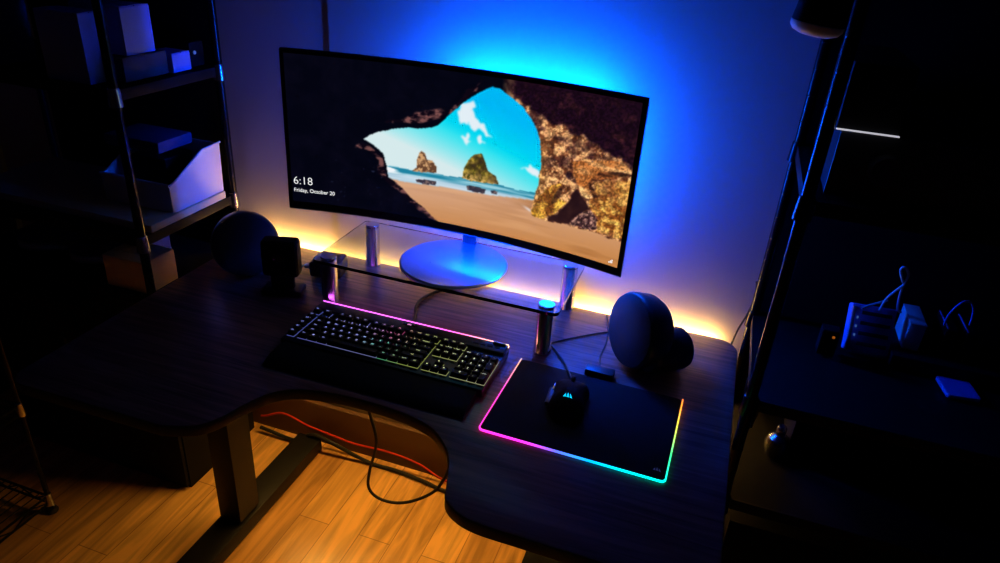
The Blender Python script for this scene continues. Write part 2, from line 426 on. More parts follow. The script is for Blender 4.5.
def inside(poly, ws=0.0, seed=0):
    x = S + ws*(fbm(60, 60, 2, seed)-.5) if ws else S
    y = T + 2*ws*(fbm(60, 60, 2, seed+5)-.5) if ws else T
    r = np.zeros(S.shape, bool); n_ = len(poly)
    for i in range(n_):
        x1, y1 = poly[i]; x2, y2 = poly[(i+1) % n_]
        if y1 == y2: continue
        c_ = ((y1 > y) != (y2 > y)) & (x < (x2-x1)*(y-y1)/(y2-y1)+x1)
        r ^= c_
    return r
def vnoise(fx, fy, seed):
    g = np.random.RandomState(seed).rand(300, 300)
    u = (S+1.2)*fx/2; v = (T+1.2)*fy/2*.457
    i = np.floor(u).astype(int); j = np.floor(v).astype(int); a = u-i; b = v-j
    a = a*a*(3-2*a); b = b*b*(3-2*b)
    G = lambda p, q: g[q % 300, p % 300]
    return G(i, j)*(1-a)*(1-b)+G(i+1, j)*a*(1-b)+G(i, j+1)*(1-a)*b+G(i+1, j+1)*a*b
def fbm(fx, fy, octv, seed):
    o_ = np.zeros(S.shape); amp = 1; tot = 0
    for k in range(octv):
        o_ += amp*vnoise(fx*2**k, fy*2**k, seed+k); tot += amp; amp *= .6
    return o_/tot
def mixc(a, b, f):
    f = np.clip(f, 0, 1)[..., None]; return np.asarray(a, float)*(1-f)+np.asarray(b, float)*f
def blur(mk, k=1):
    f = mk.astype(float)
    for _ in range(k):
        p = np.pad(f, 1, mode='edge')
        f = (p[1:-1, 1:-1]*2+p[:-2, 1:-1]+p[2:, 1:-1]+p[1:-1, :-2]+p[1:-1, 2:])/6
    return f
nA = fbm(16, 16, 4, 11); nB = fbm(70, 70, 3, 21); nC = fbm(150, 150, 2, 31); nD = fbm(6, 90, 3, 41)
one = np.ones(S.shape+(3,))
img = one*np.array((3, 4, 16))
img = mixc(img, (9, 8, 24), (nA-.45)*2)
def put(img, key, colour, k=1, f=1.0, ws=0.0, seed=0):
    return mixc(img, colour, blur(inside(POLY[key], ws, seed), k)*f)
# rock on the right of the opening
right = np.clip((S-.24)/.08, 0, 1)
crystal = mixc((92, 48, 30), (226, 164, 108), (nB-.34)*4)
crystal = mixc(crystal, (52, 26, 30), np.clip((fbm(22, 30, 3, 77)-.56)*6, 0, 1)*.75)
crystal = mixc(crystal, (200, 150, 80), np.clip((.50+.09*nA-S)*14, 0, 1)*np.clip((.45-T)*4, 0, 1)*.55)
img = mixc(img, crystal, right)
mar = mixc((24, 8, 22), (66, 30, 34), (fbm(30, 40, 3, 90)-.5)*2.6)
mar = mixc(mar, (40, 16, 24), np.clip((nB-.55)*5, 0, 1)*.5)
img = mixc(img, mar, blur(inside(POLY['maroon'], .05, 3), 5)*right)
gold = mixc((120, 66, 26), (232, 176, 84), (nB-.36)*3.0)
gold = mixc(gold, (150, 96, 66), np.clip((nA-.5)*4, 0, 1)*.6)
img = mixc(img, gold, blur(inside(POLY['gold'], .02, 4), 2))
ledge = mixc((160, 92, 44), (226, 172, 112), (fbm(12, 60, 3, 55)-.38)*3)
img = mixc(img, ledge, blur(inside(POLY['ledge'], .015, 5), 2))
img = put(img, 'ledgeshadow', mixc((44, 20, 16), (150, 84, 44), (fbm(10, 80, 2, 66)-.5)*4), 2, .92, .01, 6)
foot = mixc((112, 62, 26), (226, 168, 66), (fbm(50, 40, 3, 67)-.35)*3)
foot = mixc(foot, (210, 160, 40), np.clip((.53-S)*14, 0, 1)*np.clip((-.42-T)*8, 0, 1)*.7)
img = mixc(img, foot, blur(inside(POLY['foot'], .015, 7), 2))
img = put(img, 'darkstrip', (48, 24, 20), 3, .85, .02, 8)
img = put(img, 'hole', (26, 12, 22), 3, .9, .02, 9)
img = put(img, 'crevice', mixc((32, 14, 20), (66, 36, 34), (nA-.4)*2), 2, .97, .015, 10)
img = put(img, 'rubble', mixc((50, 28, 34), (170, 124, 110), (nC-.45)*4), 2, .95, .015, 11)
nE = fbm(230, 230, 2, 140)
img = np.where((inside(POLY['crevice']) | (S < .3))[..., None], img, np.clip(img*(.74+.55*np.clip((nE-.5)*2.4+.5, 0, 1))[..., None], 0, 255))
# rock on the left: faint brown veins
for k_, f_ in (('vein', .95), ('veinb', .9), ('veinc', .85)):
    img = put(img, k_, mixc((14, 6, 18), (140, 88, 84), (fbm(46, 80, 3, 80)-.46)*4), 2, f_, .02, 12)
star = (nC > .86) & (S < -.1) & (S > -.75) & (T < -.3)
img = mixc(img, (60, 70, 110), blur(star, 1)*.5)
# sky, clouds, sea, sand
op = inside(POLY['opening'], .006, 13)
sky = mixc((214, 234, 236), (0, 224, 240), np.clip((S*.62+T*.9+.18)*2.0, 0, 1))
sky = mixc(sky, (0, 184, 244), np.clip((S*.55+T*.85-.18)*2.2, 0, 1))
for k_ in ('cloud', 'cloudb', 'cloudc', 'cloudd'):
    sky = mixc(sky, (238, 240, 246), blur(inside(POLY[k_], .05, 14), 4)*.95)
hz = -.286
sea = mixc((30, 130, 160), (150, 205, 220), (nD-.42)*4)
sea = mixc(sea, (206, 222, 236), np.clip((hz-.055-T)*22, 0, 1)*.85)
sea = mixc(sea, (240, 246, 250), np.clip((fbm(8, 60, 2, 99)-.60)*9, 0, 1))
out = mixc(sky, sea, blur(T < hz + .006*np.sin(S*30), 1))
st_ = np.interp(S, [-.5, -.30, -.1, .07, .2, .33, .48, 1.1], [-.42, -.463, -.445, -.438, -.432, -.403, -.368, -.36])
sand = mixc((214, 164, 132), (196, 128, 66), np.clip((-.45-T)*1.6+S*.25, 0, 1))
sand = mixc(sand, (150, 92, 44), np.clip((fbm(4, 46, 3, 120)-.5)*3.4, 0, 1)*np.clip((S-.05)*2, .15, 1)*.7)
sand = mixc(sand, (232, 178, 130), np.clip((fbm(5, 60, 2, 130)-.6)*4, 0, 1)*.4)
sand = mixc(sand, (226, 214, 214), np.exp(-(((S-.445)/.03)**2+((T+.50+(S-.445)*.9)/.018)**2))*.9)
out = mixc(out, sand, blur(T < st_, 2))
r1 = mixc((100, 66, 46), (208, 160, 112), (nC-.4)*3 + (-.17-S)*5)
r2 = mixc((78, 70, 22), (190, 158, 62), (nB-.38)*3)
r2 = mixc(r2, (222, 176, 104), np.clip((-.17-T)*9, 0, 1)*np.clip((nC-.3)*3, 0, 1))
r2 = mixc(r2, (50, 34, 26), np.clip((nA-.52)*7, 0, 1)*.7)
out = mixc(out, r1, blur(inside(POLY['rock1'], .006, 15), 1))
out = mixc(out, r2, blur(inside(POLY['rock2'], .006, 16), 1))
for k_ in ('refl1', 'refl2', 'refl3'):
    out = mixc(out, mixc((38, 30, 44), (110, 84, 80), (nC-.45)*3), blur(inside(POLY[k_], .006, 17), 1)*.9)
img = mixc(img, out, blur(op, 1))
rgb = lin(np.clip(img, 0, 255))
verts = [tuple(mon(sg[i], tg[j], -.0012) - monitor.location) for j in range(NT) for i in range(NS)]
faces = [(j*NS+i, j*NS+i+1, (j+1)*NS+i+1, (j+1)*NS+i) for j in range(NT-1) for i in range(NS-1)]
me = bpy.data.meshes.new('display'); me.from_pydata(verts, [], faces)
ca = me.color_attributes.new('Col', 'FLOAT_COLOR', 'POINT')
buf = np.ones((NS*NT, 4), np.float32); buf[:, :3] = rgb.reshape(-1, 3); ca.data.foreach_set('color', buf.ravel())
me.materials.append(SCREEN); me.shade_smooth()
display = bpy.data.objects.new('display', me); COL.objects.link(display); display.parent = monitor
def screen_text(body, s0, s1, t0, hgt, name):
    tm = text_mesh(body, 1.0, thin=-.012 if name == 'clock_text' else .004)
    xs = [v.co.x for v in tm.vertices]; ys = [v.co.y for v in tm.vertices]
    x0, x1 = min(xs), max(xs)
    cap = .73
    for v in tm.vertices:
        s_ = s0 + (v.co.x-x0)/(x1-x0)*(s1-s0); t_ = t0 + v.co.y/cap*hgt
        v.co = mon(s_, t_, -.0022) - monitor.location
    tm.materials.append(WHITEGLOW)
    o_ = bpy.data.objects.new(name, tm); COL.objects.link(o_); o_.parent = display
    return o_
screen_text('6:18', -.962, -.853, -.668, .108, 'clock_text')
screen_text('Friday, October 20', -.962, -.724, -.770, .052, 'date_text')
ic = MB()
for dx, dz, ln in ((-.006, 0, .004), (0, .0, .007), (.006, 0, .010)):
    p = mon(.935, -.868, -.0022); ic.box((p.x+dx*.5, p.y, p.z+ln*.4), (.002, .0006, ln*.8))
ic.build('network_icon', WHITEGLOW, display, world=True)

# stand: round foot on the glass, neck behind
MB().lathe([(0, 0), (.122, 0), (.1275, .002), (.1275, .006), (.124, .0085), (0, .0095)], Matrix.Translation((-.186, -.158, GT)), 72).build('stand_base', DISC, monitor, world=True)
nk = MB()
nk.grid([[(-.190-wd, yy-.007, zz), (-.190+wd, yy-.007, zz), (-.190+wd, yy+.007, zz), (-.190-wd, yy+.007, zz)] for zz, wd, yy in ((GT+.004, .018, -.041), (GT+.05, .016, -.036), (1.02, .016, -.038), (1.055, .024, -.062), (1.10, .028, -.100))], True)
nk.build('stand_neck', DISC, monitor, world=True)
# rear ambience light, a bar on the back of the housing that shines on the wall
ring_ = [(p[0]-.07, -.072, p[1]+1.080) for p in arc(.14, .105, .025, 0, 90, 4)+arc(-.14, .105, .025, 90, 180, 4)+arc(-.14, -.105, .025, 180, 270, 4)+arc(.14, -.105, .025, 270, 360, 4)]
rl_ = MB().tube(ring_, .013, 12, 1, True)
for v in rl_.bm.verts: v.co.y = -.072 + (v.co.y+.072)*.4
rl_.build('rear_light', BLUEL, monitor, world=True)
for hx, hz in ((-.21, 1.207), (.07, 1.207), (-.21, .953), (.07, .953)):
    MB().box((hx, -.092, hz), (.012, .028, .006), .001).build('light_bracket', PLASTIC, monitor, world=True)

# ------------------------------------------------------------------ keyboard
KX, KY = -.224, -.386
kb = thing('mechanical_keyboard', 'black mechanical keyboard with rainbow backlit keys and a lit top edge', 'keyboard', (KX, KY, H))
U = .01905
MB().box((0, 0, .0115), (.465, .171, .019), .004).build('case', ALU, kb)
MB().box((0, .0665, .024), (.461, .034, .008), .002).build('top_panel', ALU, kb)
for sx in (-.19, .19):
    MB().box((sx, .06, .001), (.03, .012, .002), .0008).build('rubber_foot', RUBBER, kb)
    MB().box((sx, -.06, .001), (.03, .012, .002), .0008).build('rubber_foot', RUBBER, kb)
wr = MB()
prof = [(-.0875, .001), (-.0875, .017), (-.100, .0185), (-.140, .015), (-.158, .009), (-.163, .004), (-.161, .001)]
wr.prism(prof, -.222, .222, Matrix(((0, 0, 1, 0), (1, 0, 0, 0), (0, 1, 0, 0), (0, 0, 0, 1))))
wr.build('wrist_rest', MATTE, kb)
def kcol(x, y):
    """backlight colour over the board: indigo left, magenta upper middle, green lower middle, yellow green right"""
    u = (x+.2325)/.465; v = (y+.0855)/.171
    c0 = np.array((.20, .26, 1.0)); c1 = np.array((.42, .40, 1.0)); c2 = np.array((1.0, .12, .42)) if v > .45 else np.array((.05, .9, .5))
    c3 = np.array((.75, .85, .18)); c4 = np.array((.95, .95, .55))
    st = [(0, c0), (.34, c1), (.47, c2), (.62, c3), (1.0, c4)]
    for (a, ca_), (b, cb_) in zip(st[:-1], st[1:]):
        if u <= b: return ca_ + (cb_-ca_)*((u-a)/(b-a))
    return c4
ROWY = [-.062, -.043, -.024, -.005, .014, .0395]
keys = []   # label, x, y, w, h (in units)
def row(y, x0, items):
    x = x0
    for lab, wd in items:
        if lab is not None: keys.append((lab, x + wd*U/2, y, wd, 1.0))
        x += wd*U
xm = -.2005
row(ROWY[5], xm, [('esc', 1), (None, 1), ('F1', 1), ('F2', 1), ('F3', 1), ('F4', 1), (None, .5), ('F5', 1), ('F6', 1), ('F7', 1), ('F8', 1), (None, .5), ('F9', 1), ('F10', 1), ('F11', 1), ('F12', 1)])
row(ROWY[4], xm, [(c_, 1) for c_ in '`1234567890-='] + [('backspace', 2)])
row(ROWY[3], xm, [('tab', 1.5)] + [(c_, 1) for c_ in 'QWERTYUIOP[]'] + [('\\', 1.5)])
row(ROWY[2], xm, [('caps', 1.75)] + [(c_, 1) for c_ in "ASDFGHJKL;'"] + [('enter', 2.25)])
row(ROWY[1], xm, [('shift', 2.25)] + [(c_, 1) for c_ in 'ZXCVBNM,./'] + [('shift', 2.75)])
row(ROWY[0], xm, [('ctrl', 1.25), ('win', 1.25), ('alt', 1.25), ('', 6.25), ('alt', 1.25), ('fn', 1.25), ('menu', 1.25), ('ctrl', 1.25)])
xn = xm + 15*U + .006
row(ROWY[5], xn, [('prt', 1), ('scr', 1), ('pau', 1)])
row(ROWY[4], xn, [('ins', 1), ('home', 1), ('pgup', 1)])
row(ROWY[3], xn, [('del', 1), ('end', 1), ('pgdn', 1)])
row(ROWY[1], xn, [(None, 1), ('^', 1)])
row(ROWY[0], xn, [('<', 1), ('v', 1), ('>', 1)])
xp = xn + 3*U + .006
row(ROWY[4], xp, [('num', 1), ('/', 1), ('*', 1), ('-', 1)])
row(ROWY[3], xp, [('7', 1), ('8', 1), ('9', 1)])
row(ROWY[2], xp, [('4', 1), ('5', 1), ('6', 1)])
row(ROWY[1], xp, [('1', 1), ('2', 1), ('3', 1)])
row(ROWY[0], xp, [('0', 2), ('.', 1)])
keys.append(('+', xp+3.5*U, (ROWY[3]+ROWY[2])/2, 1.0, 2.0))
keys.append(('enter', xp+3.5*U, (ROWY[1]+ROWY[0])/2, 1.0, 2.0))
xg = -.2325+.006
macros = [('G%d' % (6-k), xg+U/2, ROWY[k], 1.0, 1.0) for k in range(6)]
cap_mesh = {}
def keycap_mesh(wd, hd, space=False):
    k_ = (wd, hd, space)
    if k_ not in cap_mesh:
        bw, bh = wd*U-.0013, hd*U-.0013; tw, th = bw-.0045, bh-.0050; zt = .0095
        def ring(w_, h_, z_, yo=0.0):
            r_ = min(.0022, w_*.3, h_*.3); pts = []
            for cx, cy, a0 in ((w_/2-r_, h_/2-r_, 0), (-w_/2+r_, h_/2-r_, 90), (-w_/2+r_, -h_/2+r_, 180), (w_/2-r_, -h_/2+r_, 270)):
                for q in range(4): pts.append((cx+r_*math.cos(math.radians(a0+30*q)), cy+r_*math.sin(math.radians(a0+30*q))+yo, z_))
            return pts
        mb_ = MB(); mb_.grid([ring(bw, bh, 0), ring(bw*.99, bh*.99, .0012), ring(tw, th, zt-.0008, .0006), ring(tw-.0014, th-.0014, zt, .0006), ring(tw*.5, th*.5, zt-.0007, .0006)], True)
        o_ = mb_.build('keycap', KEYM); cap_mesh[k_] = o_.data; bpy.data.objects.remove(o_)
    return cap_mesh[k_]
leg_mesh = {}
def legend_mesh(lab):
    if lab not in leg_mesh:
        if lab == 'win':
            mb_ = MB()
            for a in (-1, 1):
                for b in (-1, 1): mb_.box((a*.0011, b*.0011, 0), (.0017, .0017, .0001))
            o_ = mb_.build('legend', LEGEND); tm = o_.data; bpy.data.objects.remove(o_)
        elif lab in ('^', '<', 'v', '>'):
            a = {'^': 90, '<': 180, 'v': 270, '>': 0}[lab]
            pts = [(.0022*math.cos(math.radians(a+d)), .0022*math.sin(math.radians(a+d))) for d in (0, 130, 230)]
            o_ = MB().prism(pts, 0, .0001).build('legend', LEGEND); tm = o_.data; bpy.data.objects.remove(o_)
        else:
            tm = text_mesh(lab, .0072 if len(lab) == 1 else (.0052 if len(lab) < 4 else .0042), 'CENTER', 'CENTER')
            tm.materials.append(LEGEND)
        leg_mesh[lab] = tm
    return leg_mesh[lab]
KZ = .0237
def add_key(name, lab, x, y, wd, hd):
    o_ = bpy.data.objects.new(name, keycap_mesh(wd, hd)); COL.objects.link(o_); o_.parent = kb
    o_.location = (x, y, KZ)
    if lab:
        l_ = bpy.data.objects.new('legend', legend_mesh(lab)); COL.objects.link(l_); l_.parent = o_
        l_.location = (0, .0016 if hd == 1 else .006, .0097)
        cc = kcol(x, y)*.82 + .18*np.array((.8, .85, 1.0))*(1 if x < .03 else .8)
        l_.color = (*cc, 1)
for kk in keys: add_key('keycap', *kk)
for kk in macros: add_key('macro_key', *kk)
# LED tiles under the caps: one plate
vs, fs, cs = [], [], []
for lab, x, y, wd, hd in keys + macros:
    hw, hh = wd*U/2-.0001, hd*U/2-.0001; b0 = len(vs)
    vs += [(x-hw, y-hh+.0006, .0216), (x+hw, y-hh+.0006, .0216), (x+hw, y+hh, .0216), (x-hw, y+hh, .0216)]
    fs.append((b0, b0+1, b0+2, b0+3)); cs += [tuple(kcol(x, y))]*4
me = bpy.data.meshes.new('backlight'); me.from_pydata(vs, [], fs)
ca = me.color_attributes.new('Col', 'FLOAT_COLOR', 'POINT')
for k_, c_ in enumerate(cs): ca.data[k_].color = (*c_, 1)
me.materials.append(KEYLED); o = bpy.data.objects.new('backlight', me); COL.objects.link(o); o.parent = kb; tag(o, kind='stuff')
# lit bar along the back edge
n = 40; vs, fs, cs = [], [], []
for k in range(n+1):
    x = -.2305 + .461*k/n; u = k/n
    for dy, dz in ((.0846, .0282), (.0860, .0283), (.0862, .0195)): vs.append((x, dy, dz))
    c_ = np.array((.75, .10, 1.0))*(1-u) + np.array((1.0, .10, .50))*u if u < .75 else np.array((1.0, .12, .42))*(1-(u-.75)*4) + np.array((1.0, .45, .15))*(u-.75)*4
    cs += [c_, c_*1.2, c_*9]
for k in range(n):
    for q in range(2): fs.append((k*3+q, k*3+3+q, k*3+4+q, k*3+1+q))
me = bpy.data.meshes.new('light_bar'); me.from_pydata(vs, [], fs)
ca = me.color_attributes.new('Col', 'FLOAT_COLOR', 'POINT')
for k_, c_ in enumerate(cs): ca.data[k_].color = (*c_, 1)
me.materials.append(BARLED); o = bpy.data.objects.new('light_bar', me); COL.objects.link(o); o.parent = kb
# sail emblem: three curved sails
def sails(size, depth=.0004):
    mb_ = MB()
    for pts in ([(-.95, -.5), (-.62, -.42), (-.35, -.40), (-.42, -.05), (-.48, .28), (-.52, .48), (-.70, .10)],
                [(-.26, -.40), (.10, -.42), (.36, -.44), (.22, -.02), (.06, .42), (-.06, .72), (-.18, .18)],
                [(.46, -.44), (.70, -.50), (.98, -.58), (.78, -.12), (.58, .26), (.34, .58), (.44, .05)]):
        mb_.prism([(x*size, y*size) for x, y in pts], 0, depth)
    return mb_
mb = MB().box((-.0, .0700, .0285), (.030, .009, .0012), .0004); mb.build('logo_plate', GLOSS, kb)
lo = sails(.0052).build('logo', PINKLOGO, kb); lo.location = (0, .070, .0292)
for k in range(4):
    MB().box((.162+k*.0165, .064, .0287), (.0125, .0075, .0022), .0007).build('media_key', KEYM, kb)
MB().cyl((.198, .0775, .029), (.226, .0775, .029), .0042, n=20).build('volume_roller', ZINC, kb)
MB().tube([(-.010, .086, .012), (-.014, .115, .006), (-.022, .148, .0045), (-.040, .19, .0045), (-.043, .233, .0045), (-.022, .285, .0045), (.018, .33, .0045)], .0038, 8, 6).build('cable', RUBBER, kb)

# ------------------------------------------------------------------ mouse pad
PX, PY = .211, -.438
pad = thing('mouse_pad', 'black hard mouse pad edged with a rainbow light pipe', 'mouse pad', (PX, PY, H), -.016)
def rr(w_, h_, r_, nseg=6): return arc(w_/2-r_, h_/2-r_, r_, 0, 90, nseg)+arc(-w_/2+r_, h_/2-r_, r_, 90, 180, nseg)+arc(-w_/2+r_, -h_/2+r_, r_, 180, 270, nseg)+arc(w_/2-r_, -h_/2+r_, r_, 270, 360, nseg)
MB().prism(rr(.344, .254, .008), .0004, .0052, bev=.0008).build('surface', PADM, pad)
path = [(-.174, .129), (-.174, .06), (-.174, 0), (-.174, -.06), (-.174, -.120)] + arc(-.174+.009, -.129+.009, .009, 180, 270, 5) + [(-.10, -.129), (-.04, -.129), (.02, -.129), (.10, -.129), (.16, -.129)] + arc(.174-.009, -.129+.009, .009, 270, 360, 5) + [(.174, -.06), (.174, 0), (.174, .06), (.174, .129)]
stops = [(0, (1.0, .50, .12)), (.07, (1.0, .25, .22)), (.14, (1.0, .05, .45)), (.30, (1.0, .03, .55)), (.40, (.95, .03, .75)), (.435, (.50, .05, 1.0)), (.475, (.08, .12, 1.0)), (.54, (.0, .34, 1.0)), (.62, (.0, .70, .85)), (.70, (.0, .85, .62)), (.79, (.04, .85, .22)), (.88, (.65, .75, .03)), (.94, (1.0, .45, .02)), (1.0, (1.0, .20, .02))]
def ramp(u):
    for (a, ca_), (b, cb_) in zip(stops[:-1], stops[1:]):
        if u <= b: return np.array(ca_)+(np.array(cb_)-np.array(ca_))*((u-a)/(b-a))
    return np.array(stops[-1][1])
P2 = [Vector((x, y, 0)) for x, y in path]; dense = []
for a, b in zip(P2[:-1], P2[1:]):
    k_ = max(1, int((b-a).length/.008))
    dense += [a+(b-a)*q/k_ for q in range(k_)]
dense.append(P2[-1]); acc = [0]
for a, b in zip(dense[:-1], dense[1:]): acc.append(acc[-1]+(b-a).length)
vs, fs, cs = [], [], []
for k, p in enumerate(dense):
    a = dense[max(k-1, 0)]; b = dense[min(k+1, len(dense)-1)]; d = (b-a).normalized(); nrm = Vector((d.y, -d.x, 0))
    if nrm.dot(p) < 0: nrm = -nrm
    for off, z_ in ((-.0014, .0054), (.0004, .0055), (.0012, .0042), (.0012, .0018)):
        q = p + nrm*off; vs.append((q.x, q.y, z_))
    cs += [ramp(acc[k]/acc[-1])]*4
for k in range(len(dense)-1):
    for q in range(3): fs.append((k*4+q, k*4+4+q, k*4+5+q, k*4+1+q))
me = bpy.data.meshes.new('light_pipe'); me.from_pydata(vs, [], fs)
ca = me.color_attributes.new('Col', 'FLOAT_COLOR', 'POINT')
for k_, c_ in enumerate(cs): ca.data[k_].color = (*c_, 1)
me.materials.append(RIM); o = bpy.data.objects.new('light_pipe', me); COL.objects.link(o); o.parent = pad
lo = sails(.0075, .0002).build('logo', GREYLOGO, pad); lo.location = (.156, -.103, .0053)
MB().box((-.004, .146, .0085), (.062, .028, .016), .004).build('control_box', PLASTIC, pad)
MB().tube([(-.008, .158, .010), (-.014, .19, .005), (-.018, .22, .0025), (-.018, .284, .0025), (-.029, .352, .0025), (-.044, .405, .0025)], .0021, 8, 6).build('cable', RUBBER, pad)

# ------------------------------------------------------------------ mouse
mx, my = .173, -.421
mouse = thing('gaming_mouse', 'black gaming mouse with a glowing cyan emblem on the mouse pad', 'mouse', (mx, my, H+.0054), math.radians(4))
def mouse_rows(zs=1.0, grow=0.0, y0=-.063, y1=.062, half=None):
    rows = []
    for k in range(25):
        v = k/24; y = y0+(y1-y0)*v; f = (y+.063)/.125
        e = max(0.0, 1-abs(2*f-1)**3.2)
        wd = (.0365 - .006*math.sin(PI*min(1, max(0, (f-.25)/.5)))+ .002*f)*(.35+.65*e**.5)+grow
        ht = (.0405*math.sin(PI*(.20+.64*(f**.8)))**.9 if True else 0)*(.30+.70*e**.45)*zs+grow
        ring = []
        for q in range(21):
            a = PI*q/20; cx = math.cos(a); cz = math.sin(a)
            x = wd*math.copysign(abs(cx)**.7, cx); z = ht*abs(cz)**.75
            ring.append((x, y, z+.001))
        rows.append(ring)
    return rows
MB().grid(mouse_rows(), True).build('body', MATTE, mouse)
for sx, nm in ((-1, 'left_button'), (1, 'right_button')):
    r_ = mouse_rows(1.0, .0012, .004, .0625)
    r_ = [([p for p in ring if (p[0] <= -.0055)] if sx < 0 else [p for p in ring if p[0] >= .0055]) for ring in r_]
    r_ = [[p for p in ring if p[2] > .008] for ring in r_]
    m_ = min(len(q) for q in r_)
    if m_ >= 3: MB().grid([(q[-m_:] if sx < 0 else q[:m_]) if False else (q[:m_] if sx < 0 else q[-m_:]) for q in r_]).build(nm, BUTTON, mouse)
MB().lathe([(0, -.0035), (.009, -.0035), (.0105, -.002), (.0105, .002), (.009, .0035), (0, .0035)], Matrix.Translation((0, .036, .030)) @ Matrix.Rotation(PI/2, 4, 'Y'), 28).build('scroll_wheel', RUBBER, mouse)
MB().box((-.036, -.002, .010), (.016, .055, .008), .0038).build('thumb_rest', PLASTIC, mouse)
MB().box((-.0335, .012, .024), (.004, .022, .005), .0018).build('side_button', ZINC, mouse)
lo = sails(.0092).build('logo', CYANLOGO, mouse); lo.location = (0, -.030, .0405); lo.rotation_euler = (math.radians(18), 0, 0)
MB().tube([(0, .060, .010), (-.010, .082, .006), (-.022, .112, .003), (-.038, .148, -.001), (-.066, .19, -.0025), (-.078, .207, -.0025), (-.060, .228, -.0025), (-.018, .264, -.0025), (.03, .30, -.0025), (.07, .32, -.0025)], .0021, 8, 6).build('cable', RUBBER, mouse)

# ------------------------------------------------------------------ speakers (local front = -Y)
def build_speaker(label, loc, rz):
    r = thing('speaker', label, 'speaker', loc, rz, None)
    tilt = Matrix.Translation((0, -.012, .090)) @ Matrix.Scale(1.06, 4) @ Matrix.Rotation(math.radians(-8), 4, 'X') @ Matrix.Rotation(PI/2, 4, 'X')
    MB().lathe([(0, -.044), (.050, -.044), (.064, -.038), (.0735, -.022), (.0765, .002), (.0775, .012), (.0765, .018), (.0745, .021)], tilt, 56).build('shell', PLASTIC, r)
    MB().lathe([(.0752, .0195), (.0735, .0235), (.060, .0275), (.03, .0305), (0, .0315)], tilt, 56).build('grille', CLOTH, r)
    p = MB().lathe([(0, .0), (.036, .0), (.0405, .004), (.0425, .012), (.0425, .075), (.040, .084), (.033, .089), (0, .090)], Matrix.Translation((.028, -.006, .0475)) @ Matrix.Scale(1.1, 4) @ Matrix.Rotation(-PI/2, 4, 'X'), 40).build('rear_pod', PLASTIC, r)
    MB().lathe([(0, 0), (.034, 0), (.035, .0015), (0, .002)], Matrix.Translation((.028, .0925, .0475)) @ Matrix.Rotation(-PI/2, 4, 'X'), 40).build('rear_lens', GLOSS, p)
    MB().lathe([(0, 0), (.043, 0), (.045, .002), (.043, .007), (.036, .014), (0, .018)], Matrix.Translation((0, .03, 0)), 40).build('foot', RUBBER, r)
    MB().tube([(0, .10, .03), (.0, .125, .012), (-.02, .15, .004), (-.05, .155, .003)], .0022, 8, 5).build('cable', RUBBER, r)
    return r
spk = build_speaker('round black speaker at the right end of the desk, near the mouse pad', (.278, -.215, H), math.radians(-50))
copy_thing(spk, (-.728, -.215, H), math.radians(40), 'round black speaker at the left end of the desk, behind the small boxy camera')

# small boxy camera on a stand, in front of the left speaker
wc = thing('desktop_camera', 'small black boxy camera on a short stand in front of the left speaker', 'camera', (-.590, -.262, H), math.radians(18))
MB().box((0, 0, .008), (.098, .055, .016), .007, seg=3).build('base', PLASTIC, wc)
MB().box((0, 0, .030), (.055, .02, .044), .004).build('stem', GLOSS, wc)
MB().box((.001, 0, .097), (.088, .042, .094), .012, seg=3).build('housing', MATTE, wc)
MB().lathe([(.0, 0), (.016, 0), (.016, .003), (.012, .004), (.010, .002), (0, .0015)], Matrix.Translation((.001, -.0212, .101)) @ Matrix.Rotation(PI/2, 4, 'X'), 28).build('lens', GLOSS, wc)

# adapter block with a white plug behind the riser
ad = thing('power_adapter', 'dark rounded power adapter block behind the front left riser leg', 'power adapter', (-.545, -.128, H), math.radians(10))
MB().box((0, 0, .022), (.082, .068, .042), .009, seg=3).build('block', PLASTIC, ad)
pl_ = MB().box((-.052, -.004, .016), (.024, .014, .010), .003).build('plug', PALE, ad)
MB().tube([(-.064, -.004, .016), (-.085, -.002, .008), (-.11, .02, .004), (-.13, .06, .004), (-.16, .09, .004)], .002, 8, 5).build('cable', PALECABLE, ad)

